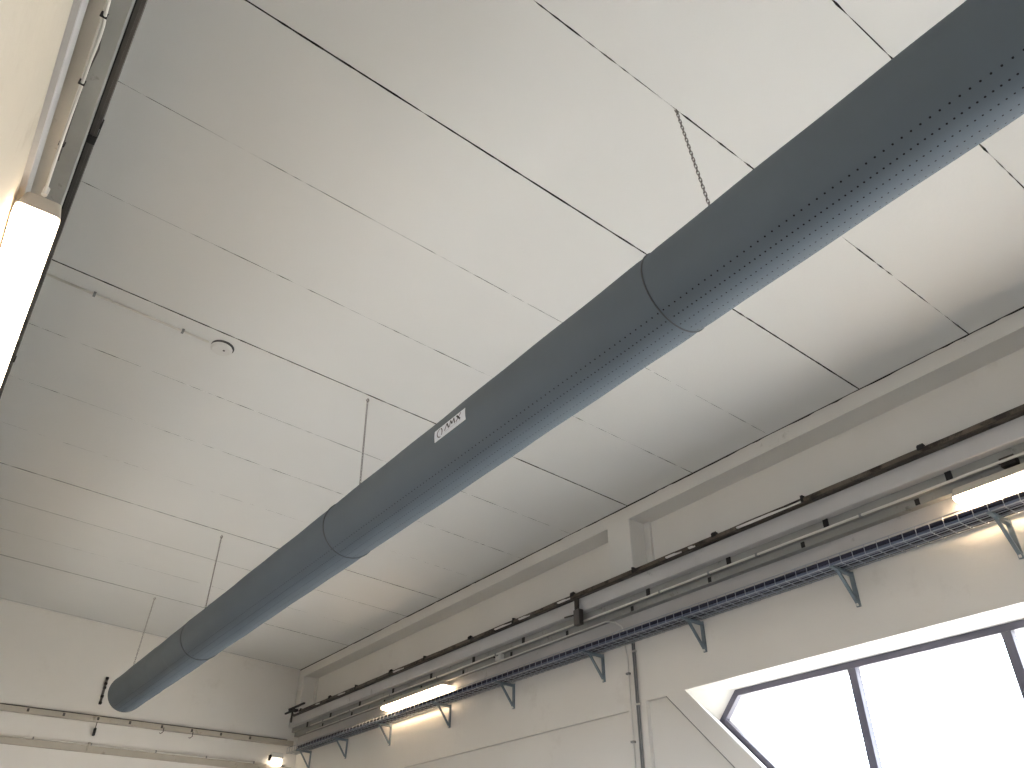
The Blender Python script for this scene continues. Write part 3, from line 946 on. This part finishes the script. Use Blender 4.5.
# corner bulkhead
cl = thing('corner_lamp', 'small bright bulkhead lamp low in the far right corner', 'lamp', (3.43, 8.905, 1.435))
bm = bmnew(); box(bm, -.065, .065, -.045, .004, -.005, .055); bevel(bm, .008); obj('housing', bm, 'plastic', cl)
bm = bmnew(); box(bm, -.058, .058, -.055, -.004, -.075, -.005); bevel(bm, .010); obj('diffuser', bm, 'lamplens', cl)
bm = bmnew(); box(bm, -.082, -.064, -.045, .0, -.03, .025); obj('end_cap', bm, 'black', cl)

# ================================================================== END WALL FITTINGS
for_x = [.10, .39, .69, .984, 1.291, 1.596, 1.891, 2.198, 2.497, 2.798, 3.11]
src = None
for k, x in enumerate(for_x):
    if x < .9: continue
    if src is None:
        bm = bmnew(); box(bm, -.010, .010, -.006, .002, -.014, .014); bevel(bm, .002)
        src = obj('batten_bolt', bm, 'channel', loc=(x, YB - .047, 1.600)); o = src
    else:
        o = src.copy(); C.objects.link(o); o.location = (x, YB - .047, 1.600 + H)
    tag(o, 'small dark bolt on the beige batten of the end wall, %s from the left' % ordinal(for_x.index(x) - 3).replace('nearest', 'first'), 'bolt', 'bolts on the end wall batten')
ep = thing('end_wall_conduit', 'thin white conduit running low across the end wall', 'conduit', (1.6, YB - .032, 1.372))
bm = bmnew(); tube(bm, [(-1.8, 0, 0), (1.95, 0, 0)], .0085, 8); obj('pipe', bm, 'conduit', ep, smooth=True)
for x in (-.5, .0, .6, 1.1, 1.6):
    bm = bmnew(); box(bm, x - .006, x + .006, -.011, .032, -.009, .012); obj('clip', bm, 'greyconduit', ep)
e2 = thing('end_wall_upper_conduit', 'thin dark conduit on top of the beige batten on the end wall', 'conduit', (1.6, YB - .03, 1.628))
bm = bmnew(); tube(bm, [(-1.8, 0, 0), (1.93, 0, 0)], .005, 6); obj('pipe', bm, 'channel', e2, smooth=True)
ws = thing('wall_strap', 'short rough dark strap on the end wall beside the duct end', 'strap', (1.580, YB - .004, 1.86))
bm = bmnew(); box(bm, -.011, .011, -.008, .004, -.125, .135); obj('bar', bm, 'channel', ws)
for z in (-.11, -.05, .03, .07, .12):
    bm = bmnew(); box(bm, -.015, .015, -.016, -.006, z - .012, z + .012); bevel(bm, .003); obj('knuckle', bm, 'black', ws)
bd = thing('black_plug', 'small black plug hanging below the batten on the end wall', 'plug', (1.597, YB - .03, 1.50))
bm = bmnew(); box(bm, -.012, .012, -.014, .014, -.05, .02); bevel(bm, .005); obj('plug_body', bm, 'black', bd)
bm = bmnew(); tube(bm, [(0, 0, .02), (.0, -.01, .09)], .004, 6); obj('cord', bm, 'channel', bd)
bx = thing('conduit_saddle', 'small grey saddle where the low end wall conduit crosses below the black plug', 'clip', (1.582, YB - .034, 1.35))
bm = bmnew(); box(bm, -.012, .012, -.018, .02, -.04, .04); bevel(bm, .003); obj('saddle_body', bm, 'tanboard', bx)
for k, (x, z) in enumerate(((2.198 + .02, 1.565), (2.51, 1.555))):
    o = thing('batten_hook', 'tiny dark hook under the end wall batten, %s one' % ['left', 'right'][k], 'hook', (x, YB - .05, z), 'hooks under the end wall batten')
    bm = bmnew(); tube(bm, [(0, 0, .03), (0, -.005, -.01), (-.02, -.01, -.03), (-.035, -.01, -.025)], .004, 6); obj('hook_body', bm, 'channel', o)

# ================================================================== LEFT LEDGE FITTINGS
ct = thing('channel_rail', 'dark metal channel along the outer edge of the left ledge', 'rail', (-.108, 3.0, 1.95))
def seg(y0, y1):
    bm = bmnew()
    prism_y(bm, [(-.0115, -.020), (.0075, -.020), (.0075, .030), (.0045, .030), (.0045, -.012), (-.0085, -.012), (-.0085, .030), (-.0115, .030)], y0 - 3, y1 - 3)
    prism_y(bm, [(-.003, -.023), (-.001, -.023), (-.001, -.019), (-.003, -.019)], y0 - 3, y1 - 3)
    obj('channel_length', bm, 'channel', ct)
seg(YF + .1, 1.985); seg(2.0, 5.2); seg(5.215, YB)
bm = bmnew(); box(bm, -.0145, .010, 1.978 - 3, 2.010 - 3, -.025, .02); obj('joint_clamp', bm, 'black', ct)
for y in (1.93, 3.40, 5.0, 6.4):
    bm = bmnew(); box(bm, .006, .0115, y - 3 - .012, y - 3 + .012, -.02, .0); obj('clamp', bm, 'black', ct)
for y in (2.4, 3.7, 4.9):
    bm = bmnew(); box(bm, -.022, .004, y - 3 - .01, y - 3 + .01, .0, .03); obj('support', bm, 'black', ct)
# black slot behind the channel
bm = bmnew(); box(bm, -.017, -.0115, YF + .1 - 3, YB - 3, -.02, .07)
obj('edge_strip', bm, 'black', ct)
# board pipe with a bend
lc = thing('left_conduit', 'white conduit with a bend clipped under the left ledge above the lamp', 'conduit', (-.168, 1.5, 1.80))
def lp_(r, zz, y): return (r * zz + .168, y - 1.5, zz - 1.80)
pts = [lp_(-.0925, 1.80, y) for y in (-2.0, -.5, .8, 1.38)] + [lp_(-.0910, 1.80, 1.45), lp_(-.0893, 1.80, 1.48), lp_(-.0890, 1.80, 1.525), lp_(-.0908, 1.80, 1.60), lp_(-.0915, 1.80, 1.68), lp_(-.0930, 1.80, 1.86), lp_(-.0936, 1.785, 1.95), lp_(-.0936, 1.755, 2.0), lp_(-.0936, 1.69, 2.03)]
bm = bmnew(); tube(bm, pts, .0042, 8); obj('pipe', bm, 'conduit', lc, smooth=True)
for y in (1.455, 1.685, 1.93):
    bm = bmnew(); box(bm, -.006, .010, y - 1.5 - .0025, y - 1.5 + .0025, -.0055, .012); obj('clip', bm, 'black', lc)
bm = bmnew(); tube(bm, [(-.0936 * 1.69 + .168, 2.03 - 1.5, -.085), (-.0936 * 1.69 + .168, 2.03 - 1.5, -.112)], .008, 10); obj('gland', bm, 'plastic', lc)
bm = bmnew(); tube(bm, [(.008, -.02 - .0, .002), (.014, .06, .004), (.006, .16, .004), (.006, .5, .002)], .002, 6); obj('thin_cable', bm, 'channel', lc)
